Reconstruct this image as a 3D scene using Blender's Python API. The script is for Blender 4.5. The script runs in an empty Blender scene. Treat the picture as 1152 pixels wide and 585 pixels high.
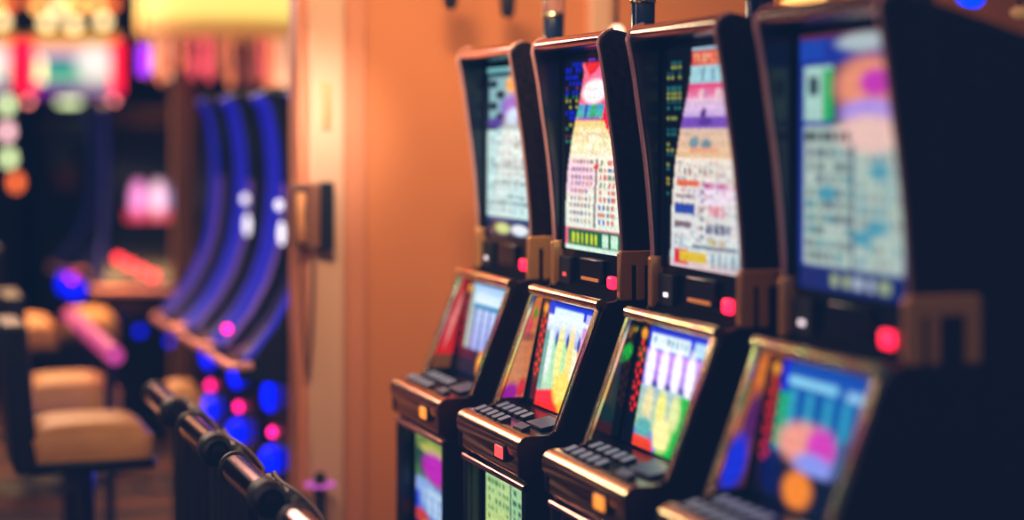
import bpy, bmesh, math, random
import numpy as np
from mathutils import Vector, Matrix

R = random.Random(11)
C = bpy.context.scene.collection
FPX, CXP, HORY, EYE = 2150.0, 576.0, 148.0, 1.65
TH = math.atan(719.0 / FPX)
ct, st = math.cos(TH), math.sin(TH)

def on_y(px, py, Y):
    """point of the plane world-Y = Y seen at a pixel of the photograph"""
    q = (px - CXP) / FPX
    X = Y * (st + q * ct) / (ct - q * st)
    Z = X * st + Y * ct
    return Vector((X, Y, EYE - (py - HORY) * Z / FPX))

def on_z(px, py, z):
    Z = (EYE - z) * FPX / (py - HORY)
    xr = (px - CXP) / FPX * Z
    return Vector((xr * ct + Z * st, -xr * st + Z * ct, z))

def on_depth(px, py, Z):
    xr = (px - CXP) / FPX * Z
    return Vector((xr * ct + Z * st, -xr * st + Z * ct, EYE - (py - HORY) * Z / FPX))

# ------------------------------------------------------------------ materials
def new_mat(name):
    m = bpy.data.materials.new(name)
    m.use_nodes = True
    nt = m.node_tree
    b = nt.nodes['Principled BSDF']
    return m, nt, b

def pmat(name, col, rough=0.5, metal=0.0, emit=None, es=0.0, coat=0.0, noise=0.0, nscale=40.0, trans=0.0, bump=0.0):
    m, nt, b = new_mat(name)
    b.inputs['Base Color'].default_value = (*col, 1)
    b.inputs['Roughness'].default_value = rough
    b.inputs['Metallic'].default_value = metal
    b.inputs['Coat Weight'].default_value = coat
    if trans:
        b.inputs['Transmission Weight'].default_value = trans
    if emit:
        b.inputs['Emission Color'].default_value = (*emit, 1)
        b.inputs['Emission Strength'].default_value = es
    if noise or bump:
        tc = nt.nodes.new('ShaderNodeTexCoord')
        n = nt.nodes.new('ShaderNodeTexNoise'); n.inputs['Scale'].default_value = nscale
        n.inputs['Detail'].default_value = 4
        nt.links.new(tc.outputs['Object'], n.inputs['Vector'])
        if noise:
            r = nt.nodes.new('ShaderNodeValToRGB')
            lo = tuple(max(0, c * (1 - noise)) for c in col); hi = tuple(min(1, c * (1 + noise)) for c in col)
            r.color_ramp.elements[0].position = 0.3; r.color_ramp.elements[0].color = (*lo, 1)
            r.color_ramp.elements[1].position = 0.7; r.color_ramp.elements[1].color = (*hi, 1)
            nt.links.new(n.outputs['Fac'], r.inputs['Fac']); nt.links.new(r.outputs['Color'], b.inputs['Base Color'])
        if bump:
            bp = nt.nodes.new('ShaderNodeBump'); bp.inputs['Strength'].default_value = bump
            bp.inputs['Distance'].default_value = 0.003
            nt.links.new(n.outputs['Fac'], bp.inputs['Height']); nt.links.new(bp.outputs['Normal'], b.inputs['Normal'])
    return m

def screen_mat(name, strength, gloss=0.12):
    m, nt, b = new_mat(name)
    a = nt.nodes.new('ShaderNodeVertexColor'); a.layer_name = 'Col'
    b.inputs['Base Color'].default_value = (0.004, 0.006, 0.012, 1)
    b.inputs['Roughness'].default_value = gloss
    nt.links.new(a.outputs['Color'], b.inputs['Emission Color'])
    b.inputs['Emission Strength'].default_value = strength
    return m

M = {}
M['gloss_black'] = pmat('gloss_black', (0.004, 0.009, 0.018), 0.2)
M['black'] = pmat('black_shell', (0.006, 0.011, 0.022), 0.38)
M['shelf'] = pmat('shelf_black', (0.003, 0.005, 0.009), 0.8)
M['shelf'].node_tree.nodes['Principled BSDF'].inputs['Specular IOR Level'].default_value = 0.05
M['matte'] = pmat('black_matte', (0.006, 0.010, 0.018), 0.6)
M['fin'] = pmat('speckled_fin', (0.016, 0.010, 0.013), 0.36, noise=0.75, nscale=70, bump=0.25)
M['rose'] = pmat('rose_chrome', (0.80, 0.46, 0.42), 0.17, 1.0)
M['gold'] = pmat('gold_chrome', (0.9, 0.62, 0.32), 0.2, 1.0)
def reflection_tints(m, scale):  # mirrored rainbow colours painted into the metal's base colour
    nt = m.node_tree; b = nt.nodes['Principled BSDF']
    tc = nt.nodes.new('ShaderNodeTexCoord'); n = nt.nodes.new('ShaderNodeTexNoise'); n.inputs['Scale'].default_value = scale; n.inputs['Detail'].default_value = 1
    r = nt.nodes.new('ShaderNodeValToRGB'); e = r.color_ramp.elements
    e[0].position = 0.30; e[0].color = (0.95, 0.35, 0.45, 1); e[1].position = 0.72; e[1].color = (0.55, 0.95, 0.35, 1)
    for p, c in ((0.42, (0.95, 0.55, 0.28, 1)), (0.55, (1.0, 0.78, 0.42, 1)), (0.64, (1.0, 0.92, 0.55, 1))):
        x = e.new(p); x.color = c
    nt.links.new(tc.outputs['Object'], n.inputs['Vector']); nt.links.new(n.outputs['Fac'], r.inputs['Fac']); nt.links.new(r.outputs['Color'], b.inputs['Base Color'])
reflection_tints(M['gold'], 9.0)
M['copper'] = pmat('copper_bracket', (0.95, 0.48, 0.17), 0.3, 0.45)
M['trim_rose'] = pmat('rose_trim', (1.0, 0.50, 0.46), 0.25, 0.45)
M['fascia'] = pmat('bronze_chrome', (0.74, 0.47, 0.28), 0.2, 1.0)
M['chrome'] = pmat('dark_chrome', (0.38, 0.24, 0.25), 0.13, 1.0)
M['button'] = pmat('button_grey', (0.34, 0.40, 0.50), 0.35, emit=(0.38, 0.46, 0.62), es=0.22)
M['button_dark'] = pmat('button_slab', (0.10, 0.14, 0.19), 0.3, emit=(0.25, 0.36, 0.5), es=0.14)
M['red_lamp'] = pmat('red_lamp', (0.4, 0.0, 0.03), 0.3, emit=(1.0, 0.012, 0.05), es=3.2)
M['orange_lamp'] = pmat('orange_lamp', (0.5, 0.2, 0.03), 0.3, emit=(1.0, 0.30, 0.03), es=1.3)
M['rosered_lamp'] = pmat('rosered_lamp', (0.5, 0.1, 0.03), 0.3, emit=(1.0, 0.10, 0.10), es=1.0)
M['white_lamp'] = pmat('white_lamp', (0.5, 0.5, 0.5), 0.3, emit=(1, 0.8, 0.9), es=1.5)
M['dim'] = pmat('dim_text', (0.3, 0.1, 0.03), 0.4, emit=(0.9, 0.25, 0.05), es=0.6)
M['navy_tube'] = pmat('navy_tube', (0.006, 0.02, 0.07), 0.18, coat=0.4)
M['lens'] = pmat('clear_pink_lens', (0.85, 0.55, 0.50), 0.1, trans=0.75)
M['upper_screen'] = screen_mat('upper_screen', 1.0)
M['leather'] = pmat('black_leather', (0.007, 0.010, 0.017), 0.5, bump=0.3, nscale=90)
M['piping'] = pmat('grey_piping', (0.45, 0.32, 0.27), 0.35)
M['rubber'] = pmat('black_rubber', (0.005, 0.008, 0.014), 0.5)

# ------------------------------------------------------------------ mesh helpers
def finish(name, bm, mat, parent=None, smooth=True, bevel=0.0, ang=40):
    me = bpy.data.meshes.new(name)
    bmesh.ops.recalc_face_normals(bm, faces=bm.faces[:])
    bm.to_mesh(me); bm.free()
    o = bpy.data.objects.new(name, me)
    C.objects.link(o)
    if mat is not None:
        me.materials.append(mat)
    if smooth:
        for p in me.polygons: p.use_smooth = True
        try:
            me.set_sharp_from_angle(angle=math.radians(ang))
        except Exception:
            pass
    if bevel:
        bv = o.modifiers.new('bevel', 'BEVEL'); bv.width = bevel; bv.segments = 3
        bv.limit_method = 'ANGLE'; bv.angle_limit = math.radians(35)
    if parent is not None:
        o.parent = parent
    return o

def box(bm, x0, x1, y0, y1, z0, z1, mat=None):
    c = [(x, y, z) for x in (x0, x1) for y in (y0, y1) for z in (z0, z1)]
    if mat is not None: c = [mat @ Vector(p) for p in c]
    v = [bm.verts.new(p) for p in c]
    for f in ((0, 1, 3, 2), (4, 6, 7, 5), (0, 4, 5, 1), (2, 3, 7, 6), (0, 2, 6, 4), (1, 5, 7, 3)):
        bm.faces.new([v[i] for i in f])

def prism(bm, poly, y0, y1):
    """poly in (x, z), extruded along y"""
    a = [bm.verts.new((x, y0, z)) for x, z in poly]
    b = [bm.verts.new((x, y1, z)) for x, z in poly]
    n = len(poly)
    bm.faces.new(a[::-1]); bm.faces.new(b)
    for i in range(n):
        bm.faces.new((a[i], a[(i + 1) % n], b[(i + 1) % n], b[i]))

def tube(bm, pts, r, n=12, closed=False, cap=True, flat=1.0):
    pts = [Vector(p) for p in pts]
    rings = []
    N = len(pts)
    ref = None
    for i, p in enumerate(pts):
        if closed:
            t = (pts[(i + 1) % N] - pts[i - 1]).normalized()
        else:
            t = (pts[min(i + 1, N - 1)] - pts[max(i - 1, 0)]).normalized()
        if ref is None:
            ref = Vector((0, 0, 1)) if abs(t.z) < 0.9 else Vector((0, 1, 0))
        a = (ref - t * ref.dot(t)).normalized(); ref = a
        b = t.cross(a)
        rr = r[i] if isinstance(r, (list, tuple)) else r
        rings.append([bm.verts.new(p + (a * math.cos(2 * math.pi * k / n) + b * flat * math.sin(2 * math.pi * k / n)) * rr) for k in range(n)])
    M_ = N if closed else N - 1
    for i in range(M_):
        A, B = rings[i], rings[(i + 1) % N]
        for k in range(n):
            bm.faces.new((A[k], A[(k + 1) % n], B[(k + 1) % n], B[k]))
    if cap and not closed:
        bm.faces.new(rings[0][::-1]); bm.faces.new(rings[-1])

def lathe(bm, prof, n=32, c=(0, 0, 0), axis='z'):
    """prof = [(r, h)]"""
    c = Vector(c); rings = []
    for r, h in prof:
        ring = []
        for k in range(n):
            a = 2 * math.pi * k / n
            if axis == 'z': p = (r * math.cos(a), r * math.sin(a), h)
            elif axis == 'y': p = (r * math.cos(a), h, r * math.sin(a))
            else: p = (h, r * math.cos(a), r * math.sin(a))
            ring.append(bm.verts.new(c + Vector(p)))
        rings.append(ring)
    for A, B in zip(rings, rings[1:]):
        for k in range(n):
            bm.faces.new((A[k], A[(k + 1) % n], B[(k + 1) % n], B[k]))
    bm.faces.new(rings[0][::-1]); bm.faces.new(rings[-1])

def B_(): return bmesh.new()

def thing(name, label, cat, loc=(0, 0, 0), rz=0.0, group=None):
    o = bpy.data.objects.new(name, None); C.objects.link(o)
    o.location = loc; o.rotation_euler = (0, 0, rz)
    o.empty_display_size = 0.1
    o['label'] = label; o['category'] = cat
    if group: o['group'] = group
    return o

def struct(o):
    o['kind'] = 'structure'; return o

# ------------------------------------------------------------------ painted glass (vertex colours computed here)
def lin(c):
    return np.array([x / 12.92 if x <= 0.04045 else ((x + 0.055) / 1.055) ** 2.4 for x in c])

class Canvas:
    def __init__(s, w=72, h=144, bg=(0.02, 0.04, 0.08)):
        s.w, s.h = w, h
        s.a = np.zeros((h, w, 3)); s.a[:] = lin(bg)
        s.V, s.U = np.meshgrid((np.arange(h) + 0.5) / h, (np.arange(w) + 0.5) / w, indexing='ij')
    def _mix(s, m, c, al):
        m = (m * al)[..., None]
        s.a = s.a * (1 - m) + lin(c) * m
    def rect(s, u0, v0, u1, v1, c, al=1.0):
        s._mix(((s.U >= u0) & (s.U <= u1) & (s.V >= v0) & (s.V <= v1)).astype(float), c, al)
    def oval(s, u, v, ru, rv, c, al=1.0, soft=0.25):
        d = np.sqrt(((s.U - u) / ru) ** 2 + ((s.V - v) / rv) ** 2)
        s._mix(np.clip((1 + soft - d) / (2 * soft + 1e-6), 0, 1), c, al)
    def grad(s, u0, v0, u1, v1, c0, c1, al=1.0, axis='v'):
        t = (s.V - v0) / (v1 - v0) if axis == 'v' else (s.U - u0) / (u1 - u0)
        t = np.clip(t, 0, 1)[..., None]
        m = ((s.U >= u0) & (s.U <= u1) & (s.V >= v0) & (s.V <= v1)).astype(float)[..., None] * al
        s.a = s.a * (1 - m) + (lin(c0) * (1 - t) + lin(c1) * t) * m
    def poly(s, pts, c, al=1.0):
        ins = np.zeros_like(s.U, bool); n = len(pts)
        for i in range(n):
            (x0, y0), (x1, y1) = pts[i], pts[(i + 1) % n]
            cond = ((y0 > s.V) != (y1 > s.V))
            xx = (x1 - x0) * (s.V - y0) / ((y1 - y0) if y1 != y0 else 1e-9) + x0
            ins ^= cond & (s.U < xx)
        s._mix(ins.astype(float), c, al)
    def marks(s, u0, v0, u1, v1, rows, cols, palette, rnd, fill=0.8, hh=0.4, al=1.0):
        for r in range(rows):
            v = v0 + (v1 - v0) * (r + 0.5) / rows; dv = (v1 - v0) / rows * hh
            for k in range(cols):
                if rnd.random() > fill: continue
                u = u0 + (u1 - u0) * (k + 0.5) / cols; du = (u1 - u0) / cols * rnd.uniform(0.2, 0.45)
                s.rect(u - du, v - dv, u + du, v + dv, palette[rnd.randrange(len(palette))], al)
    def text(s, word, u0, v0, cw, chh, c):
        F = {'T': '111010010010010', 'R': '110101110101101', 'I': '111010010010111', 'P': '110101110100100',
             'L': '100100100100111', 'E': '111100110100111'}
        for i, ch in enumerate(word):
            for j, b in enumerate(F[ch]):
                if b == '1':
                    x = u0 + i * cw + (j % 3) * cw * 0.28; y = v0 + (j // 3) * chh / 5
                    s.rect(x, y, x + cw * 0.28, y + chh / 5, c)

def textured(cv, seed=1):
    rs = np.random.RandomState(seed); a = cv.a
    k = (a + np.roll(a, 1, 0) + np.roll(a, -1, 0) + np.roll(a, 1, 1) + np.roll(a, -1, 1)) / 5
    k[0], k[-1], k[:, 0], k[:, -1] = a[0], a[-1], a[:, 0], a[:, -1]
    n = rs.rand(cv.h, cv.w, 1) * 0.30 + rs.rand(cv.h, cv.w, 3) * 0.22 + 0.76
    band = 1 + 0.10 * np.sin(np.arange(cv.h) * 0.9 + 3 * rs.rand())[:, None, None] * rs.rand(1, cv.w, 1)
    cv.a = k * n * band
    return cv

def screen(name, P00, P10, P01, P11, cv, mat, parent):
    """grid sheet between four corners (top-left, top-right, bottom-left, bottom-right) coloured from a canvas"""
    P00, P10, P01, P11 = map(Vector, (P00, P10, P01, P11))
    w, h = cv.w, cv.h
    me = bpy.data.meshes.new(name)
    vs = []
    for j in range(h):
        t = j / (h - 1)
        a = P00.lerp(P01, t); b = P10.lerp(P11, t)
        for i in range(w): vs.append(a.lerp(b, i / (w - 1)))
    fs = [(j * w + i, (j + 1) * w + i, (j + 1) * w + i + 1, j * w + i + 1) for j in range(h - 1) for i in range(w - 1)]
    me.from_pydata(vs, [], fs)
    ca = me.color_attributes.new('Col', 'FLOAT_COLOR', 'POINT')
    buf = np.ones((h * w, 4), np.float32); buf[:, :3] = cv.a.reshape(-1, 3)
    ca.data.foreach_set('color', buf.ravel())
    me.materials.append(mat)
    o = bpy.data.objects.new(name, me); C.objects.link(o); o.parent = parent
    return o

# ---- artwork and painted side reflections of the four near machines -------------------------------------
def upper_art(i):
    r = random.Random(50 + i)
    c = Canvas(72, 150)
    if i == 0:
        c.rect(0, 0, 1, 1, (0.05, 0.17, 0.24))
        c.rect(0.0, 0.0, 1, 0.03, (0.45, 0.70, 0.72))
        c.rect(0.05, 0.06, 0.95, 0.40, (0.55, 0.72, 0.74))
        for k in range(5):
            c.oval(0.14 + 0.16 * (k % 2), 0.10 + 0.065 * k, 0.10, 0.025, (0.06, 0.10, 0.14))
        c.oval(0.62, 0.11, 0.2, 0.05, (0.98, 0.62, 0.20)); c.oval(0.88, 0.14, 0.16, 0.06, (0.95, 0.45, 0.15))
        c.oval(0.66, 0.24, 0.34, 0.08, (0.46, 0.30, 0.78)); c.oval(0.60, 0.29, 0.16, 0.045, (0.70, 0.86, 0.98))
        c.oval(0.85, 0.32, 0.2, 0.04, (0.55, 0.22, 0.60)); c.oval(0.2, 0.33, 0.2, 0.03, (0.35, 0.25, 0.60))
        c.rect(0.02, 0.375, 1, 0.88, (0.80, 0.93, 0.92))
        c.marks(0.04, 0.40, 0.97, 0.86, 11, 7, [(0.45, 0.62, 0.66), (0.62, 0.72, 0.76), (0.5, 0.48, 0.56)], r, 0.75, 0.22, 0.75)
        for v in (0.44, 0.56, 0.585, 0.68, 0.79): c.rect(0.05, v, 0.95, v + 0.012, (0.35, 0.50, 0.54), 0.7)
        c.marks(0.04, 0.38, 0.97, 0.88, 24, 12, [(0.40, 0.56, 0.58), (0.92, 0.97, 0.98)], r, 0.55, 0.3, 0.65)
        c.rect(0, 0.885, 1, 0.91, (0.12, 0.25, 0.50))
        c.rect(0, 0.91, 1, 1, (0.03, 0.09, 0.22))
        c.oval(0.36, 0.945, 0.16, 0.03, (0.82, 0.88, 0.55)); c.oval(0.72, 0.945, 0.18, 0.03, (0.92, 0.95, 0.98))
    elif i == 1:
        c.rect(0, 0, 1, 1, (0.96, 0.42, 0.55))
        c.poly([(0, 0), (0.55, 0), (0.12, 0.10)], (0.92, 0.13, 0.12))
        c.poly([(0.12, 0.10), (0.55, 0), (0.75, 0.0), (0.8, 0.12), (0.2, 0.18)], (0.98, 0.45, 0.62))
        c.poly([(0.35, 0.09), (1, 0.0), (1, 0.30), (0.5, 0.20)], (0.93, 0.10, 0.72))
        c.poly([(0.45, 0.24), (0.7, 0.16), (1, 0.2), (1, 0.42), (0.5, 0.40)], (0.95, 0.08, 0.30))
        c.grad(0, 0.24, 0.5, 0.31, (0.25, 0.60, 0.82), (0.35, 0.75, 0.62))
        c.rect(0.14, 0.24, 0.2, 0.31, (0.15, 0.30, 0.75)); c.rect(0.27, 0.24, 0.36, 0.31, (0.25, 0.68, 0.45))
        c.oval(0.27, 0.175, 0.24, 0.062, (1.0, 0.97, 0.98), soft=0.15)
        c.rect(0.05, 0.305, 0.45, 0.32, (0.50, 0.40, 0.72))
        c.grad(0, 0.325, 1, 0.5, (0.96, 0.86, 0.50), (1.0, 0.95, 0.80))
        c.poly([(0.52, 0.32), (1, 0.28), (1, 0.44), (0.75, 0.44)], (0.93, 0.12, 0.22))
        c.oval(0.35, 0.45, 0.35, 0.08, (1, 0.97, 0.80)); c.marks(0.05, 0.38, 0.6, 0.44, 2, 8, [(0.95, 0.72, 0.45)], r, 0.7, 0.3, .6)
        c.grad(0, 0.5, 1, 0.88, (1.0, 0.95, 0.86), (0.90, 0.96, 0.90))
        c.oval(0.15, 0.62, 0.34, 0.09, (0.98, 0.80, 0.90), 0.8)
        c.marks(0.06, 0.52, 0.44, 0.86, 9, 6, [(0.72, 0.45, 0.58), (0.80, 0.55, 0.52), (0.50, 0.38, 0.55)], r, 0.95, 0.26, .85)
        c.marks(0.54, 0.52, 0.82, 0.86, 9, 4, [(0.86, 0.24, 0.28), (0.85, 0.35, 0.3), (0.28, 0.35, 0.70), (0.4, 0.45, 0.4)], r, 0.95, 0.3, .85)
        c.marks(0.05, 0.36, 0.95, 0.5, 7, 14, [(0.98, 0.80, 0.55), (0.92, 0.85, 0.60), (1, 1, 0.95)], r, 0.5, 0.35, 0.6)
        c.rect(0.47, 0.52, 0.51, 0.87, (0.50, 0.35, 0.42), .8); c.oval(0.49, 0.56, 0.05, 0.012, (0.88, 0.15, 0.15))
        for k in range(9): c.rect(0.90, 0.51 + k * 0.04, 0.96, 0.535 + k * 0.04, (0.85, 0.12, 0.30))
        c.rect(0.04, 0.885, 0.96, 0.975, (0.06, 0.40, 0.25)); c.marks(0.1, 0.905, 0.56, 0.96, 1, 6, [(0.80, 0.85, 0.15)], r, 1, 0.5)
        c.rect(0.62, 0.90, 0.72, 0.965, (0.80, 0.95, 0.85)); c.rect(0.77, 0.90, 0.87, 0.965, (0.80, 0.95, 0.85))
        c.rect(0, 0.975, 1, 1, (0.85, 0.95, 0.88))
    elif i == 2:
        c.rect(0, 0, 1, 1, (0.9, 0.8, 0.82))
        c.rect(0, 0, 1, 0.018, (0.55, 0.72, 0.80)); c.grad(0, 0.018, 1, 0.09, (0.86, 0.22, 0.12), (0.97, 0.40, 0.18), axis='u')
        c.text('TRIPLE', 0.03, 0.032, 0.09, 0.042, (1.0, 0.72, 0.55))
        c.rect(0, 0.09, 1, 0.165, (0.66, 0.86, 0.90)); c.rect(0.22, 0.095, 0.27, 0.15, (0.40, 0.55, 0.66)); c.rect(0.42, 0.10, 0.46, 0.15, (0.45, 0.55, 0.7))
        c.grad(0, 0.165, 1, 0.235, (0.93, 0.05, 0.45), (0.97, 0.60, 0.75)); c.marks(0.1, 0.20, 1, 0.235, 1, 9, [(0.80, 0.55, 0.72), (0.98, 0.8, 0.85)], r, 0.9, 0.6)
        c.grad(0, 0.235, 1, 0.32, (0.95, 0.80, 0.90), (0.85, 0.72, 0.96)); c.oval(0.35, 0.305, 0.05, 0.03, (0.35, 0.20, 0.55))
        c.rect(0, 0.315, 1, 0.365, (0.50, 0.32, 0.76)); c.oval(0.4, 0.335, 0.12, 0.02, (0.38, 0.22, 0.62))
        c.grad(0, 0.365, 1, 0.50, (0.92, 0.78, 0.70), (0.98, 0.80, 0.62))
        c.oval(0.26, 0.43, 0.08, 0.028, (0.50, 0.62, 0.66)); c.oval(0.45, 0.44, 0.08, 0.028, (0.45, 0.58, 0.62)); c.rect(0.2, 0.455, 0.62, 0.47, (0.95, 0.65, 0.5))
        c.grad(0, 0.50, 1, 0.96, (1.0, 0.94, 0.88), (0.86, 0.92, 0.94))
        c.oval(0.6, 0.66, 0.28, 0.05, (1.0, 0.92, 1.0), .9)
        for k in range(7): c.rect(0.06 + k * 0.075, 0.545, 0.085 + k * 0.075, 0.575, (0.42, 0.36, 0.32))
        c.marks(0.03, 0.51, 0.97, 0.95, 24, 12, [(0.60, 0.56, 0.66), (0.50, 0.58, 0.68), (1, 0.98, 0.95), (0.82, 0.5, 0.5)], r, 0.6, 0.30, 0.7)
        c.rect(0.04, 0.60, 0.36, 0.625, (0.95, 0.42, 0.22)); c.marks(0.40, 0.60, 0.75, 0.635, 1, 6, [(0.80, 0.25, 0.62)], r, 1, .4); c.oval(0.9, 0.615, .08, .02, (.9, .25, .3))
        c.rect(0.04, 0.665, 0.30, 0.68, (0.60, 0.40, 0.50), .8)
        c.rect(0.04, 0.71, 0.32, 0.755, (0.16, 0.30, 0.68)); c.marks(0.5, 0.71, 0.72, 0.755, 1, 4, [(0.92, 0.45, 0.55)], r, 1, .5)
        c.rect(0.04, 0.79, 0.28, 0.81, (0.42, 0.22, 0.32), .85); c.marks(0.48, 0.79, 0.80, 0.83, 1, 6, [(0.25, 0.25, 0.45)], r, 1, .5)
        for k in range(7): c.rect(0.40, 0.60 + k * 0.04, 0.45, 0.62 + k * 0.04, (0.30, 0.25, 0.42), .8)
        c.marks(0.5, 0.85, 0.75, 0.88, 1, 5, [(0.75, 0.68, 0.35)], r, 1, .4)
        c.rect(0.30, 0.885, 0.9, 0.90, (0.30, 0.45, 0.50)); c.rect(0.05, 0.915, 0.25, 0.98, (0.90, 0.16, 0.25)); c.rect(0.12, 0.92, 0.5, 0.965, (0.92, 0.78, 0.15))
        c.marks(0.55, 0.91, 0.97, 0.98, 1, 5, [(0.55, 0.68, 0.72)], r, 1, .5)
    else:
        c.rect(0, 0, 1, 1, (0.10, 0.20, 0.62))
        c.rect(0.02, 0, 0.98, 0.02, (0.42, 0.16, 0.26)); c.oval(0.62, 0.045, 0.25, 0.035, (0.72, 0.78, 0.80))
        c.rect(0.02, 0.03, 0.25, 0.10, (0.12, 0.28, 0.72)); c.rect(0.85, 0.03, 1, 0.09, (0.10, 0.20, 0.55))
        c.rect(0.06, 0.13, 0.34, 0.34, (0.70, 0.86, 0.82)); c.rect(0.10, 0.17, 0.2, 0.24, (0.18, 0.28, 0.32))
        c.rect(0.24, 0.14, 0.34, 0.34, (0.16, 0.72, 0.38)); c.rect(0.34, 0.12, 0.96, 0.36, (0.16, 0.20, 0.36))
        c.oval(0.66, 0.21, 0.30, 0.11, (0.98, 0.60, 0.46)); c.oval(0.72, 0.20, 0.14, 0.05, (0.82, 0.22, 0.74)); c.oval(0.66, 0.31, 0.26, 0.05, (0.72, 0.60, 0.95))
        c.rect(0.06, 0.36, 0.96, 0.90, (0.72, 0.80, 0.76)); c.oval(0.66, 0.39, 0.3, 0.07, (0.98, 0.80, 0.76))
        c.marks(0.07, 0.37, 0.5, 0.43, 1, 6, [(0.15, 0.2, 0.22)], r, 1, .3)
        c.marks(0.08, 0.44, 0.52, 0.89, 9, 5, [(0.42, 0.50, 0.50), (0.30, 0.36, 0.42), (0.25, 0.55, 0.60)], r, .8, .33)
        c.marks(0.56, 0.46, 0.94, 0.89, 9, 5, [(0.55, 0.64, 0.64), (0.35, 0.62, 0.70), (0.60, 0.62, 0.60)], r, .75, .33)
        for u, v in ((0.75, .53), (.28, .62), (.72, .74), (.6, .78)): c.oval(u, v, .09, .03, (0.25, 0.62, 0.72), .9)
        c.rect(0.50, 0.43, 0.53, 0.9, (0.35, 0.42, 0.50))
        c.rect(0, 0.905, 1, 1, (0.06, 0.14, 0.42)); c.marks(0.3, 0.93, 0.85, 0.97, 1, 5, [(0.65, 0.72, 0.55), (0.72, 0.78, 0.85)], r, 1, .6)
    return c

def shaped(c, i):
    """narrow the artwork of two machines towards the top and add the column of small text at its left"""
    if i not in (1, 2): return c
    r = random.Random(5 + i)
    K = {1: ([0, .03, .07, .15, .25, .4, .6, .8, 1], [.42, .31, .34, .30, .24, .14, .05, .02, .02], 1.25, 1.0),
         2: ([0, .1, .2, .35, .5, .7, 1], [.36, .35, .31, .22, .15, .10, .08], 1.65, 1.08)}[i]
    out = np.zeros_like(c.a); h, w = c.h, c.w
    for y in range(h):
        v = y / (h - 1); b = np.interp(v, K[0], K[1]); k = K[2] + (K[3] - K[2]) * min(1, v * 1.6)
        for x in range(w):
            u = (x / (w - 1) - b) * k
            if u < 0 or (i == 1 and v < 0.025): out[y, x] = lin((0.01, 0.025, 0.06))
            else: out[y, x] = c.a[y, min(w - 1, int(u * (w - 1)))]
    c2 = Canvas(w, h); c2.a = out
    if i == 1:
        for v, col in ((.02, 0), (.05, 0), (.085, 0), (.12, 0), (.15, 2), (.165, 0), (.195, 3), (.215, 1), (.245, 1), (.275, 0), (.30, 0), (.34, 1), (.36, 3), (.40, 2), (.43, 3), (.46, 3)):
            cc = [(0.05, 0.12, 0.80), (0.72, 0.70, 0.20), (0.45, 0.15, 0.30), (0.15, 0.50, 0.40)][col]
            lim = np.interp(v, K[0], K[1]) - 0.04
            for u in (0.02, 0.08, 0.14, 0.20, 0.26):
                if u < lim and r.random() < 0.72: c2.rect(u, v, u + r.uniform(0.03, 0.055), v + (0.02 if col == 0 else 0.012), cc, .85)
        for u in (.44, .5, .6, .7): c2.oval(u, 0.012, 0.03, 0.008, (0.45, 0.12, 0.75))
    else:
        v = 0.06
        while v < 0.93:
            col = [(0.62, 0.66, 0.30), (0.70, 0.66, 0.22), (0.15, 0.45, 0.45), (0.10, 0.35, 0.40)][r.randrange(4)]
            lim = np.interp(v, K[0], K[1]) - 0.03
            for u in (0.03, 0.08, 0.13, 0.18):
                if u + 0.04 < lim and r.random() < 0.85: c2.rect(u, v, u + 0.042, v + 0.014, col, .8)
            v += 0.022 if r.random() < 0.75 else 0.05
    return c2

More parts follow.
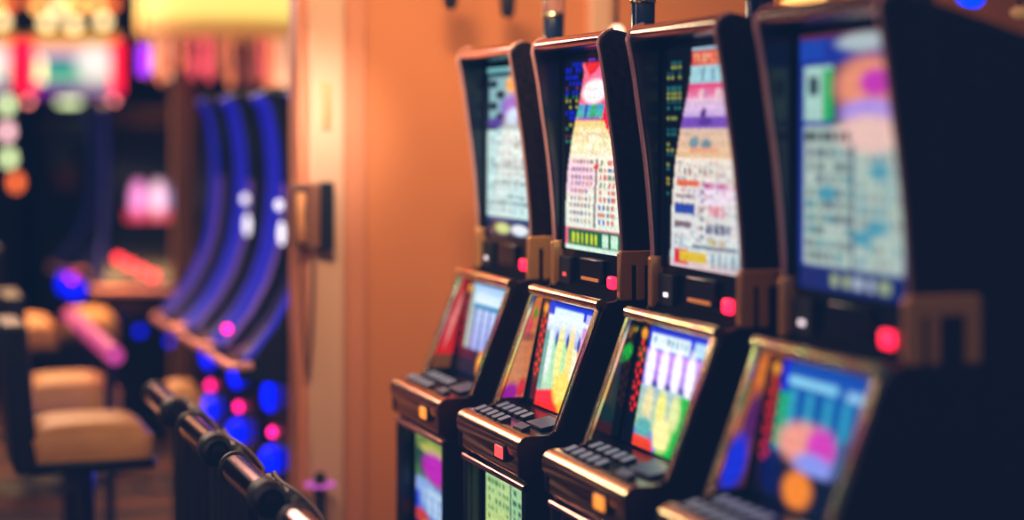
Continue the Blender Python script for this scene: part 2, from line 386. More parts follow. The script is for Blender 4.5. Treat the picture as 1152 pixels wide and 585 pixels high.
def lower_art(i):
    r = random.Random(80 + i)
    c = Canvas(96, 84, (0.02, 0.04, 0.08))
    dk = (0.015, 0.03, 0.07); L, Rr = 0.15, 0.86
    if i == 0:
        c.rect(L, 0.06, Rr, 1, (0.45, 0.55, 0.78))
        c.grad(L, 0.05, Rr, 0.25, (0.55, 0.72, 0.90), (0.90, 0.97, 1.0)); c.rect(L, 0.24, Rr, 0.30, (0.15, 0.55, 0.72))
        for k in range(5):
            u = L + 0.03 + k * 0.135
            c.grad(u, 0.30, u + 0.095, 0.74, (0.72, 0.80, 0.96), (0.60, 0.64, 0.88))
            c.rect(u + 0.095, 0.28, u + 0.125, 0.74, (0.30, 0.38, 0.66))
        c.rect(L, 0.07, L + 0.07, 0.8, (0.60, 0.72, 0.68)); c.rect(L + .07, 0.3, L + 0.1, 0.8, (0.45, 0.55, 0.5))
        c.rect(L, 0.72, Rr, 1, (0.07, 0.09, 0.18)); c.oval(0.56, 0.84, 0.10, 0.14, (0.98, 0.55, 0.12)); c.oval(0.72, 0.8, 0.12, 0.12, (0.50, 0.08, 0.35)); c.oval(0.54, 0.8, 0.04, 0.05, (1, 0.85, 0.3))
    elif i == 1:
        c.rect(L, 0.05, Rr, 1, (0.90, 0.92, 0.80))
        c.rect(L - .02, 0.04, Rr, 0.16, (0.12, 0.22, 0.80)); c.rect(L + 0.08, 0.08, 0.68, 0.2, (0.85, 0.93, 0.98)); c.rect(0.72, 0.08, 0.84, 0.19, (0.75, 0.72, 0.95))
        c.grad(L, 0.17, Rr, 0.40, (0.90, 0.95, 0.98), (0.55, 0.62, 0.88))
        c.grad(L, 0.36, 0.6, 0.86, (0.60, 0.80, 0.72), (0.70, 0.90, 0.62), axis='u')
        for k in range(4): c.oval(0.24 + k * 0.16, 0.48, 0.05, 0.26, [(0.85, 0.92, 0.90), (0.94, 0.90, 0.55), (0.98, 0.84, 0.50), (0.95, 0.62, 0.35)][k], .9)
        for k in range(3): c.oval(0.33 + k * 0.17, 0.36, 0.02, 0.07, (0.15, 0.28, 0.62))
        c.rect(0.70, 0.2, Rr, 0.62, (0.80, 0.55, 0.85)); c.oval(0.8, .5, .1, .16, (0.95, 0.35, 0.35))
        c.poly([(L, 0.86), (0.5, 0.78), (Rr, 0.55), (Rr, 1), (L, 1)], (0.92, 0.16, 0.08))
        c.oval(0.52, 0.78, 0.13, 0.15, (0.96, 0.82, 0.35)); c.rect(0.46, 0.68, 0.58, 0.92, (0.98, 0.85, 0.40)); c.oval(0.60, 0.94, 0.1, 0.07, (0.98, 0.70, 0.1))
        c.rect(L, .3, L + .06, .84, (0.35, 0.62, 0.60))
    elif i == 2:
        c.rect(L, 0.04, Rr, 1, (0.45, 0.40, 0.85))
        c.rect(L, 0.03, Rr, 0.22, (0.10, 0.18, 0.80)); c.rect(L + 0.03, 0.08, 0.64, 0.20, (0.86, 0.93, 0.96)); c.rect(0.69, 0.08, 0.85, 0.19, (0.70, 0.85, 0.95))
        c.marks(L + .05, 0.1, 0.62, 0.18, 1, 8, [(0.35, 0.62, 0.68)], r, .8, .35)
        c.grad(L, 0.22, Rr, 0.52, (0.80, 0.55, 0.95), (0.55, 0.40, 0.85))
        for k in range(4): c.oval(0.22 + k * 0.155, 0.36, 0.052, 0.20, (0.97, 0.95, 1.0))
        for k in range(4): c.oval(0.30 + k * 0.155, 0.50, 0.035, 0.05, (0.18, 0.25, 0.60))
        c.grad(L, 0.50, 0.7, 0.85, (0.62, 0.74, 0.78), (0.70, 0.80, 0.60))
        c.poly([(0.60, 0.52), (Rr, 0.50), (Rr, 1), (0.42, 1), (0.52, 0.80)], (0.06, 0.72, 0.25))
        for k in range(3): c.oval(0.26 + k * 0.16, 0.65, 0.06, 0.14, [(0.88, 0.84, 0.62), (0.92, 0.90, 0.50), (0.85, 0.88, 0.60)][k])
        c.oval(0.47, 0.84, 0.10, 0.13, (0.96, 0.92, 0.60)); c.rect(0.40, 0.74, 0.54, 0.95, (0.95, 0.92, 0.62))
        c.oval(0.25, 0.84, 0.10, 0.09, (0.35, 0.66, 0.66)); c.poly([(L, 0.90), (0.36, 0.9), (0.40, 1), (L, 1)], (0.90, 0.25, 0.12))
        c.rect(0.80, 0.22, Rr, 0.52, (0.50, 0.25, 0.75))
    else:
        c.rect(L, 0.04, Rr, 1, (0.04, 0.10, 0.20))
        c.grad(L, 0.04, Rr, 0.65, (0.08, 0.30, 0.72), (0.06, 0.45, 0.60)); c.rect(L + .02, 0.13, 0.62, 0.19, (0.55, 0.85, 0.98)); c.rect(0.70, 0.14, 0.82, 0.2, (0.60, 0.82, 0.98))
        c.rect(L, 0.04, L + .06, 0.25, (0.10, 0.15, 0.85))
        for k in range(4): c.rect(0.24 + k * 0.15, 0.22, 0.29 + k * 0.15, 0.5, (0.25, 0.72, 0.82), .7)
        c.rect(L, 0.25, L + 0.09, 0.62, (0.10, 0.66, 0.48)); c.oval(0.42, 0.56, 0.22, 0.14, (0.97, 0.62, 0.55)); c.oval(0.56, 0.55, 0.12, 0.13, (0.85, 0.25, 0.75)); c.oval(0.52, 0.68, 0.16, 0.08, (0.55, 0.60, 0.95))
        c.rect(L, 0.74, Rr, 1, (0.03, 0.07, 0.16)); c.oval(0.42, 0.86, 0.12, 0.12, (1.0, 0.55, 0.12))
        c.rect(0.72, .45, Rr, .74, (0.06, 0.28, 0.50))
    # strip of red symbols beside the picture
    c.rect(0, 0, L - 0.012, 1, dk)
    rd = (0.93, 0.13, 0.08)
    for k in range(13):
        v = 0.17 + k * 0.045
        c.rect(0.06 + 0.03 * (k % 2), v, 0.095 + 0.03 * (k % 2), v + 0.034, rd if i else (0.6, 0.08, 0.06))
        if k % 3: c.rect(0.045, v + 0.01, 0.06, v + 0.04, (0.75, 0.15, 0.05))
    c.oval(0.085, 0.11, 0.035, 0.045, (0.92, 0.58, 0.12))
    return c

def side_reflection(i):  # reflections on the glossy inner cheek, painted as a glowing sheet
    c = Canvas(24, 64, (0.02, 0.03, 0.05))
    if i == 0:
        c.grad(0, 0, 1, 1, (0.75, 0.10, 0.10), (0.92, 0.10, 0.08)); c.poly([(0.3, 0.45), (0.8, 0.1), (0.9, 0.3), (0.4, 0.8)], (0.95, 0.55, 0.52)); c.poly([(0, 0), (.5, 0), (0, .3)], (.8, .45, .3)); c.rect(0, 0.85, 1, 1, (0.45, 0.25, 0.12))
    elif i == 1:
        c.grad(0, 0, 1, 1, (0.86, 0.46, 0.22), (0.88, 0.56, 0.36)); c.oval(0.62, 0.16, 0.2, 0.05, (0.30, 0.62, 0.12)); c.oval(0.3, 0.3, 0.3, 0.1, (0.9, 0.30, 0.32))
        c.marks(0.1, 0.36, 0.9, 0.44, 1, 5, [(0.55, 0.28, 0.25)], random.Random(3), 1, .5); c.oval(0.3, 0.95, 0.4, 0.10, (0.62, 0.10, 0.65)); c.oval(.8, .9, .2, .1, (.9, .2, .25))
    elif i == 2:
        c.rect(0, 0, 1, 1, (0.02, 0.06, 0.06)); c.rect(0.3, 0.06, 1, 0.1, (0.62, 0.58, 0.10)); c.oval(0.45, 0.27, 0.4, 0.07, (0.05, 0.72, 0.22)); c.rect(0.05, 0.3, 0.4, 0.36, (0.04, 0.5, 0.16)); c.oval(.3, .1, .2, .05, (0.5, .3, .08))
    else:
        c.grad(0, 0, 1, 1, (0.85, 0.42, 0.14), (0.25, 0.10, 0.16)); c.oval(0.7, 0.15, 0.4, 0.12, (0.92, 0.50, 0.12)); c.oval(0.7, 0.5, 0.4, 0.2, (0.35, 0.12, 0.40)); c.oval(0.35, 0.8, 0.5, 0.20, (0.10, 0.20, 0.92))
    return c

def belly_art(i):
    r = random.Random(7 + i)
    c = Canvas(72, 96, (0.04, 0.10, 0.16))
    if i == 0:
        c.grad(0, 0, 1, 0.4, (0.55, 0.68, 0.30), (0.20, 0.42, 0.30)); c.oval(.2, .15, .2, .12, (0.1, 0.3, 0.28)); c.oval(.8, .15, .25, .05, (.15, .55, .4)); c.oval(.4, .08, .3, .04, (.80, .80, .35))
        c.oval(0.5, 0.20, 0.32, 0.11, (0.80, 0.14, 0.78)); c.oval(0.85, 0.26, 0.2, 0.07, (0.85, 0.15, 0.4))
        c.rect(0, 0.32, 1, 0.62, (0.12, 0.25, 0.85)); c.oval(0.2, 0.36, 0.3, 0.06, (0.60, 0.72, 0.98)); c.oval(0.55, 0.45, 0.4, 0.11, (0.75, 0.88, 1.0)); c.oval(0.85, 0.42, 0.2, 0.08, (0.05, 0.15, 0.75))
        for k in range(6): c.rect(0.1 + k * .15, 0.4, 0.13 + k * .15, 0.58, (0.35, 0.55, 0.98))
        c.oval(.15, .58, .2, .05, (.85, .25, .2)); c.oval(0.45, 0.66, 0.3, 0.07, (0.85, 0.72, 0.15)); c.oval(0.85, 0.68, 0.2, 0.06, (0.75, 0.35, 0.9)); c.rect(0, 0.76, 1, 1, (0.15, 0.1, 0.3))
    elif i == 1:
        c.rect(0, 0, 1, 1, (0.70, 0.88, 0.66)); c.grad(0, 0, .5, .42, (0.75, 0.90, 0.62), (0.85, 0.93, 0.55)); c.marks(0.04, 0.02, 0.46, 0.42, 7, 6, [(0.32, 0.55, 0.34), (0.45, 0.66, 0.42)], r, .8, .22)
        c.marks(0.52, 0.02, 0.96, 0.42, 7, 5, [(0.22, 0.45, 0.34), (0.35, 0.56, 0.42)], r, .9, .3); c.rect(0.47, 0, 0.5, 0.44, (0.3, 0.5, 0.4))
        c.rect(0, 0.44, 1, 0.54, (0.06, 0.22, 0.85)); c.rect(.0, .54, 1, 1, (0.5, 0.1, 0.3)); c.oval(.3, .52, .2, .03, (.8, .1, .3))
    elif i == 2:
        c.grad(0, 0, 1, 1, (0.10, 0.30, 0.45), (0.3, 0.1, 0.4)); c.marks(0, 0, 1, .6, 6, 6, [(0.7, 0.5, 0.3), (0.2, 0.5, 0.7)], r, .7, .3)
    else:
        c.grad(0, 0, 1, 1, (0.15, 0.5, 0.30), (0.1, 0.2, 0.5)); c.oval(.4, .3, .3, .2, (0.8, .5, .2))
    return c

# ------------------------------------------------------------------ near machine
W = 0.511; H2 = W / 2
def yv(v): return H2 - v
FRONT_HEAD = [(0.218, 1.868), (0.226, 1.83), (0.236, 1.773), (0.246, 1.70), (0.256, 1.635), (0.2635, 1.58), (0.272, 1.50), (0.278, 1.43), (0.282, 1.37), (0.283, 1.335)]
PLATE = [(0.62, 0.0), (0.62, 1.80), (0.52, 1.832), (0.40, 1.868), (0.31, 1.893), (0.27, 1.904), (0.252, 1.906), (0.233, 1.898), (0.221, 1.885)] + \
        FRONT_HEAD + [(0.284, 1.25), (0.262, 1.225), (0.232, 1.222), (0.219, 1.205), (0.205, 1.17), (0.108, 0.915), (0.085, 0.900),
                      (0.03, 0.894), (0.010, 0.884), (0.004, 0.865), (0.006, 0.80), (0.03, 0.782), (0.03, 0.0)]

def slot_machine(i, s, label):
    t = thing('slot_machine', label, 'slot machine', (1.5, s - H2, 0), 0, 'slot machines in the near row')
    # side plates
    for v0, v1 in ((0.0, 0.014), (W - 0.014, W)):
        bm = B_(); prism(bm, PLATE, yv(v0), yv(v1))
        sp_ = finish('side_panel', bm, M['fin'], t, bevel=0.004)
        sp_.data.materials.append(M['gloss_black'])
        for f in sp_.data.polygons:                      # lining on the face that looks into the machine
            if abs(f.normal.y) > 0.9 and (f.normal.y < 0) == (v0 < 0.1): f.material_index = 1
    # core
    bm = B_()
    core = [(0.60, 0.0), (0.60, 1.79), (0.52, 1.82), (0.40, 1.855), (0.31, 1.882), (0.262, 1.888), (0.247, 1.868), (0.3055, 1.860),
            (0.303, 1.325), (0.296, 1.24), (0.27, 1.212), (0.247, 1.207), (0.193, 0.905), (0.10, 0.886), (0.05, 0.87), (0.05, 0.76), (0.07, 0.75), (0.07, 0.0)]
    prism(bm, core, yv(0.0135), yv(W - 0.0135))
    finish('cabinet', bm, M['gloss_black'], t, smooth=False)
    # top bar
    bm = B_()
    rr = 0.013
    arc = [(0.240 + 0.022 * math.cos(a), 1.885 + 0.018 * math.sin(a)) for a in [math.radians(x) for x in range(20, 300, 20)]] + [(0.272, 1.872), (0.274, 1.893)]
    prism(bm, arc, yv(0.010), yv(W - 0.014))
    finish('top_bar', bm, M['rose'], t, ang=60)
    # copper edge trims
    for v in (0.005, W - 0.007):
        bm = B_()
        pts = [(0.256, yv(v), 1.907), (0.234, yv(v), 1.900), (0.220, yv(v), 1.887)] + [(x - 0.002, yv(v), z) for x, z in FRONT_HEAD]
        tube(bm, pts, 0.0062 if v < 0.1 else 0.0045, 10)
        finish('edge_trim', bm, M['trim_rose'], t)
    # upper display
    screen('upper_display', (0.303, yv(0.030), 1.845), (0.303, yv(W - 0.045), 1.845), (0.3005, yv(0.030), 1.332), (0.3005, yv(W - 0.045), 1.332), textured(shaped(upper_art(i), i), i), M['upper_screen_%d' % i], t)
    bm = B_()
    def L3(tt, off=0.0): return (0.303 + (0.3005 - 0.303) * tt - off, 1.845 + (1.332 - 1.845) * tt)
    for va, vb in ((0.024, 0.030), (W - 0.046, W - 0.039)):
        bm = B_()
        a, b = L3(-0.01, 0.006), L3(1.01, 0.006)
        prism(bm, [a, b, (b[0] + 0.008, b[1]), (a[0] + 0.008, a[1])], yv(va), yv(vb))
        finish('display_bezel', bm, M['matte'], t, smooth=False)
    # shelf fittings: red button, card reader, text plate
    bm = B_(); box(bm, 0.284, 0.300, yv(0.385), yv(0.428), 1.246, 1.280)
    ob = finish('service_button', bm, M['red_lamp'], t, bevel=0.008); ob['label'] = 'glowing red button'
    bm = B_(); box(bm, 0.284, 0.300, yv(0.03), yv(0.115), 1.235, 1.312)
    cr = finish('card_reader', bm, M['matte'], t, bevel=0.004)
    bm = B_(); box(bm, 0.2815, 0.2845, yv(0.066), yv(0.088), 1.258, 1.268)
    finish('reader_light', bm, M['rosered_lamp' if i == 1 else 'white_lamp'], cr)
    bm = B_(); box(bm, 0.288, 0.299, yv(0.18), yv(0.34), 1.255, 1.315)
    finish('info_panel', bm, M['gloss_black'], t, bevel=0.004)
    bm = B_(); prism(bm, [(0.296, 1.2405), (0.270, 1.2135), (0.232, 1.2085), (0.232, 1.214), (0.268, 1.219), (0.294, 1.246)], yv(0.0145), yv(W - 0.0145)); finish('shelf', bm, M['shelf'], t, smooth=False)
    if i in (1, 2):
        bm = B_(); box(bm, 0.285, 0.289, yv(0.20), yv(0.32), 1.258, 1.266); finish('caption_strip', bm, M['dim'], t)
    # copper brackets at the foot of the head panels
    for v0, v1 in ((-0.004, 0.018), (W - 0.018, W + 0.004)):
        bm = B_()
        prism(bm, [(0.270, 1.226), (0.305, 1.226), (0.305, 1.314), (0.316, 1.314), (0.316, 1.226), (0.340, 1.226), (0.340, 1.314), (0.392, 1.314), (0.392, 1.226), (0.425, 1.226), (0.425, 1.346), (0.418, 1.352), (0.277, 1.352), (0.270, 1.346)], yv(v0), yv(v1))
        finish('bracket', bm, M['copper'], t, bevel=0.007)
    # lower frame
    fa, fb = (0.104, 0.905), (0.222, 1.212)
    for v0, v1 in ((-0.002, 0.019), (W - 0.022, W + 0.002)):
        bm = B_()
        prism(bm, [(fa[0] - 0.006, fa[1]), (fb[0] - 0.006, fb[1] + 0.006), (fb[0] + 0.010, fb[1] + 0.002), (fa[0] + 0.012, fa[1])], yv(v0), yv(v1))
        finish('screen_frame', bm, M['gold'], t, bevel=0.005)
    bm = B_(); tube(bm, [(0.222, yv(-0.002), 1.216), (0.222, yv(W + 0.002), 1.216)], 0.0155, 14)
    finish('frame_top_rail', bm, M['gold'], t)
    screen('lower_display', (0.2455, yv(0.0145), 1.200), (0.2455, yv(W - 0.0145), 1.200), (0.1935, yv(0.0145), 0.915), (0.1935, yv(W - 0.0145), 0.915), textured(lower_art(i), i + 9), M['lower_screen_%d' % i], t)
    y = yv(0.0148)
    screen('side_glass', (0.222, y, 1.196), (0.243, y, 1.196), (0.125, y, 0.925), (0.185, y, 0.925), textured(side_reflection(i), i + 20), M['side_screen'], t)
    # deck
    bm = B_(); prism(bm, [(0.195, 0.908), (0.195, 0.87), (0.02, 0.86), (0.02, 0.893), (0.06, 0.898)], yv(0.014), yv(W - 0.014))
    dk = finish('button_deck', bm, M['gloss_black'], t, smooth=False)
    sl = math.atan2(0.01, 0.135)
    def btn(u0, u1, va, vb, m, nm='button'):
        bm = B_()
        za = 0.8985 + (u0 - 0.06) * 0.074; zb = 0.8985 + (u1 - 0.06) * 0.074
        prism(bm, [(u0, za), (u1, zb), (u1, zb + 0.015), (u0, za + 0.008)], yv(va), yv(vb))
        ob = finish(nm, bm, M['matte'], dk, bevel=0.002); ob.data.materials.append(m)
        for f in ob.data.polygons:  # lit tops painted in: upper faces glow faintly, sides stay dark
            if f.normal.z > 0.7: f.material_index = 1
    for k in range(5):
        btn(0.036, 0.066, 0.042 + k * 0.050, 0.042 + k * 0.050 + 0.0301, M['button'])
        btn(0.098, 0.130, 0.042 + k * 0.050, 0.042 + k * 0.050 + 0.0301, M['button'])
    btn(0.085, 0.150, 0.33, 0.45, M['button_dark']); btn(0.040, 0.064, 0.36, 0.43, M['button_dark'])
    # fascia
    bm = B_()
    fp = [(0.095, 0.899), (0.050, 0.899)] + [(0.030 - 0.030 * math.sin(a), 0.869 + 0.030 * math.cos(a)) for a in [math.radians(x) for x in range(0, 91, 10)]] + \
         [(0.002, 0.848), (0.009, 0.838), (0.010, 0.815)] + [(0.026 - 0.016 * math.cos(a), 0.806 - 0.014 * math.sin(a)) for a in [math.radians(x) for x in range(0, 91, 15)]] + [(0.060, 0.790), (0.06, 0.86), (0.095, 0.87)]
    prism(bm, fp, yv(-0.001), yv(W + 0.001))
    fs = finish('front_fascia', bm, M['fascia'], t, ang=35)
    bm = B_(); box(bm, -0.004, 0.016, yv(0.345), yv(0.425), 0.822, 0.866)
    fr = finish('ticket_slot', bm, M['matte'], t, bevel=0.004)
    bm = B_(); box(bm, -0.008, 0.0, yv(0.355), yv(0.415), 0.828, 0.860)
    finish('slot_light', bm, M['rosered_lamp' if i == 1 else 'orange_lamp'], fr, bevel=0.004)
    # belly
    for v0, v1 in ((0.0, 0.022), (W - 0.022, W)):
        bm = B_()
        box(bm, 0.018, 0.04, yv(v0), yv(v1), 0.30, 0.775)
        finish('belly_frame', bm, M['black'], t, bevel=0.006)
    bm = B_(); tube(bm, [(0.024, yv(0.0), 0.770), (0.024, yv(W), 0.770)], 0.010, 12)
    finish('belly_rail', bm, M['rose'], t)
    bm = B_(); box(bm, 0.03, 0.07, yv(0.015), yv(W - 0.015), 0.06, 0.30); finish('belly_door', bm, M['black'], t, bevel=0.006)
    screen('belly_display', (0.068, yv(0.05), 0.735), (0.068, yv(W - 0.03), 0.735), (0.068, yv(0.05), 0.32), (0.068, yv(W - 0.03), 0.32), textured(belly_art(i), i + 30), M['belly_screen'], t)
    # side lock
    bm = B_(); lathe(bm, [(0.014, 0), (0.014, -0.008), (0.009, -0.012)], 20, (0.10, yv(W), 0.80), 'y')
    finish('side_lock', bm, M['chrome'], t)
    # signal light
    bm = B_(); cx = 0.43; cy = yv(0.28)
    lathe(bm, [(0.030, 1.84), (0.032, 1.85), (0.032, 1.986), (0.030, 1.990)], 28, (cx, cy, 0)); sg = finish('signal_light', bm, M['navy_tube'], t)
    bm = B_(); lathe(bm, [(0.034, 1.988), (0.036, 1.992), (0.036, 2.002), (0.033, 2.006)], 28, (cx, cy, 0)); finish('ring', bm, M['gold'], sg)
    bm = B_(); lathe(bm, [(0.033, 2.006), (0.033, 2.13), (0.028, 2.14)], 28, (cx, cy, 0)); finish('lens', bm, M['lens'], sg)
    bm = B_(); box(bm, 0.0, 0.64, yv(-0.05), yv(W + 0.05), 0.0, 0.06); finish('plinth', bm, M['matte'], t, bevel=0.005)
    return t

for i, (a, b) in enumerate(((1.0, 1.15), (1.02, 1.2), (0.88, 1.15), (0.85, 0.95))):
    M['upper_screen_%d' % i] = screen_mat('upper_screen_%d' % i, a)
    M['lower_screen_%d' % i] = screen_mat('lower_screen_%d' % i, b)
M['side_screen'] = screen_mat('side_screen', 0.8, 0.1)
M['belly_screen'] = screen_mat('belly_screen', 0.8)

LAB = ['far slot machine beside the orange wall with pale cyan paytable and red side glass',
       'slot machine with magenta and cream screen, pale green belly glass and red ticket light',
       'slot machine with orange topped TRIPLE screen and orange ticket light on its fascia',
       'closest slot machine at the end of the row with blue bordered blurred screen']
for i, s in enumerate((5.66, 4.96, 4.26, 3.56)):
    slot_machine(i, s, LAB[i])

# ------------------------------------------------------------------ chairs along the row (chrome sleeve on the top roll)
def rail_chair(yn, label, D=0.87, z=0.798, pink=False):
    """yn: centre of the chair along the row"""
    t = thing('casino_chair', label, 'chair', (D, yn, 0), 0, 'black chairs in front of the near row')
    # top roll
    bm = B_(); lathe(bm, [(0.034, 0.215), (0.038, 0.212), (0.038, -0.155), (0.038, -0.157)], 28, (0, 0, z), 'y')
    finish('top_tube', bm, M['chrome'], t)
    bm = B_(); lathe(bm, [(0.038, 0.236), (0.0425, 0.23), (0.0425, 0.212), (0.038, 0.204)], 28, (0, 0, z), 'y'); finish('collar', bm, M['rubber'], t)
    bm = B_(); lathe(bm, [(0.039, -0.15), (0.043, -0.155), (0.044, -0.21), (0.040, -0.238), (0.030, -0.248), (0.027, -0.243), (0.020, -0.243), (0.018, -0.250), (0.004, -0.252)], 32, (0, 0, z), 'y')
    finish('end_cap', bm, M['rubber'], t)
    # curved back shell
    bm = B_()
    n = 60; secs = []
    for k in range(n + 1):
        y = -0.25 + 0.5 * k / n
        e = abs(y) / 0.25
        bow = 0.05 * e ** 2.2 + 0.007 * abs(math.sin(k * math.pi / 7.5))   # wraps forward, rippled to imitate striped reflections
        top = z + 0.004 - 0.05 * e ** 4
        prof = [(0.035 + bow, z - 0.44), (0.030 + bow, z - 0.2), (0.028 + bow, top - 0.03), (0.036 + bow, top - 0.008), (0.055 + bow, top), (0.078 + bow, top - 0.012),
                (0.088 + bow, top - 0.04), (0.092 + bow, z - 0.2), (0.085 + bow, z - 0.44)]
        secs.append([bm.verts.new((x, y, zz)) for x, zz in prof])
    for A, Bb in zip(secs, secs[1:]):
        for k in range(len(A)):
            bm.faces.new((A[k], A[(k + 1) % len(A)], Bb[(k + 1) % len(A)], Bb[k]))
    bm.faces.new(secs[0][::-1]); bm.faces.new(secs[-1])
    bk = finish('backrest', bm, M['leather'], t, ang=50)
    bm = B_()
    pts = []
    for k in range(n + 1):
        y = -0.252 + 0.504 * k / n; e = min(1, abs(y) / 0.25)
        pts.append((0.070 + 0.05 * e ** 2.2, y, z + 0.003 - 0.05 * e ** 4))
    pts = [(0.120, -0.252, z - 0.42), (0.120, -0.254, z - 0.1)] + pts + [(0.120, 0.254, z - 0.1)]
    tube(bm, pts, 0.0045, 8); finish('piping', bm, M['piping'], bk)
    # brackets tying tube to shell
    for y in (-0.11, 0.17):
        bm = B_(); box(bm, 0.0, 0.06, y - 0.012, y + 0.012, z - 0.03, z - 0.004); finish('tube_bracket', bm, M['chrome'], t, bevel=0.003)
    # seat, pedestal, foot
    bm = B_()
    lathe(bm, [(0.17, 0.385), (0.19, 0.40), (0.20, 0.44), (0.19, 0.475), (0.16, 0.49)], 32, (0.27, 0, 0)); finish('seat', bm, M['leather'], t)
    bm = B_(); lathe(bm, [(0.03, 0.04), (0.03, 0.386)], 20, (0.27, 0, 0)); finish('pedestal', bm, M['chrome'], t)
    bm = B_(); lathe(bm, [(0.20, 0.0), (0.20, 0.012), (0.05, 0.04), (0.03, 0.05)], 32, (0.27, 0, 0)); finish('base', bm, M['chrome'], t)
    return t

for y, lb in ((3.86, 'black leather chair before the TRIPLE screen machine, its capped tube cut by the frame'),
              (4.59, 'black chair with sharp rose chrome sleeve, before the machine with green belly glass'),
              (5.31, 'black chair with chrome sleeve and round cap, before the farthest near machine'),
              (6.03, 'blurred black chair level with the end of the orange wall')):
    rail_chair(y, lb)
# added rail standing in for blurred chair tubes, pink sheen painted as emission
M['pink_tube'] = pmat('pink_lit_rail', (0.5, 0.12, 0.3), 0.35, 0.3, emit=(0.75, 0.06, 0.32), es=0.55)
t = thing('divider_rail', 'low round rail glowing pink that continues the line of chairs', 'rail', (0.87, 8.2, 0))
bm = B_(); tube(bm, [(0, -0.85, 0.80), (0, 0.85, 0.80)], 0.036, 16); finish('rail', bm, M['pink_tube'], t)  # added rail, stands in for chair tubes
for y in (-0.7, 0.7):
    bm = B_(); tube(bm, [(0, y, 0.0), (0, y, 0.78)], 0.02, 12); finish('post', bm, M['matte'], t)

# ------------------------------------------------------------------ tan stools
M['tan'] = pmat('tan_vinyl', (0.82, 0.38, 0.11), 0.5, noise=0.1, nscale=12)
def tan_stool(x0, x1, y, zt, label, back=True, dep=0.42):
    cx = (x0 + x1) / 2; w = (x1 - x0)
    t = thing('tan_stool', label, 'stool', (cx, y, 0), 0, 'tan stools by the far rows')
    bm = B_()
    n = 10; h = 0.13
    grid = {}
    for i in range(n + 1):
        for j in range(n + 1):
            a, b = -1 + 2 * i / n, -1 + 2 * j / n
            dome = (1 - abs(a) ** 3.5) * (1 - abs(b) ** 3.5)
            grid[i, j] = bm.verts.new((a * w / 2, b * dep / 2, zt - 0.05 + 0.05 * dome ** 0.5))
    low = {}
    for i in range(n + 1):
        for j in range(n + 1):
            if i in (0, n) or j in (0, n):
                low[i, j] = bm.verts.new((grid[i, j].co.x * 0.97, grid[i, j].co.y * 0.97, zt - h))
    for i in range(n):
        for j in range(n): bm.faces.new((grid[i, j], grid[i + 1, j], grid[i + 1, j + 1], grid[i, j + 1]))
        for q in (0, n):
            bm.faces.new((grid[i, q], grid[i + 1, q], low[i + 1, q], low[i, q])); bm.faces.new((grid[q, i], grid[q, i + 1], low[q, i + 1], low[q, i]))
    ring = [low[i, 0] for i in range(n + 1)] + [low[n, j] for j in range(1, n + 1)] + [low[i, n] for i in range(n - 1, -1, -1)] + [low[0, j] for j in range(n - 1, 0, -1)]
    bm.faces.new(ring)
    finish('seat', bm, M['tan'], t, ang=60)
    bm = B_(); box(bm, -w / 2 - 0.01, w / 2 + 0.01, -dep / 2, dep / 2, zt - h - 0.035, zt - h + 0.005); finish('seat_frame', bm, M['black'], t, bevel=0.01)
    if back:
        bm = B_(); prism(bm, [(-w / 2 - 0.05, zt - h - 0.03), (-w / 2 + 0.03, zt - h - 0.03), (-w / 2 - 0.01, zt + 0.33), (-w / 2 - 0.09, zt + 0.33)], -dep / 2, dep / 2)
        finish('backrest', bm, M['leather'], t, bevel=0.015)
    bm = B_(); tube(bm, [(0, 0, 0.03), (0, 0, zt - h - 0.03)], 0.032, 20); finish('pedestal', bm, M['chrome_blue'], t)
    bm = B_(); lathe(bm, [(0.21, 0.0), (0.21, 0.012), (0.05, 0.035), (0.03, 0.045)], 32); finish('base', bm, M['matte'], t)
    bm = B_(); tube(bm, [(0.17 * math.cos(a), 0.17 * math.sin(a), 0.25) for a in [2 * math.pi * k / 24 for k in range(24)]], 0.01, 8, closed=True)
    for a in (0, 2.09, 4.19): tube(bm, [(0, 0, 0.25), (0.17 * math.cos(a), 0.17 * math.sin(a), 0.25)], 0.008, 8)
    finish('foot_ring', bm, M['matte'], t)
    return t
M['chrome_blue'] = pmat('stool_chrome', (0.10, 0.11, 0.22), 0.3, 1.0)
def stool_px(pxa, pxb, py, zt, lb, back=True, dep=0.42):
    a, b = on_z(pxa, py, zt), on_z(pxb, py, zt)
    w = (b.x - a.x) * 1.0
    y = (a.y + b.y) / 2
    xa = on_y(pxa, py, y).x; xb = on_y(pxb, py, y).x
    tan_stool(xa, xb, y, zt, lb, back, dep)
stool_px(28, 163, 466, 0.68, 'tan cushioned stool with black back, lowest seat in view by the blurred chairs')
stool_px(26, 130, 420, 0.68, 'tan cushioned stool with black back directly behind the lowest tan seat')
stool_px(0, 60, 355, 0.80, 'small tan seat cut by the left frame edge, above the other seats')
stool_px(76, 126, 347, 0.78, 'yellowish tan stool just under the blue lamps of the dark machine', False)
stool_px(186, 222, 428, 0.66, 'narrow slice of yellow seat seen behind the chrome chair tubes', False, 0.3)

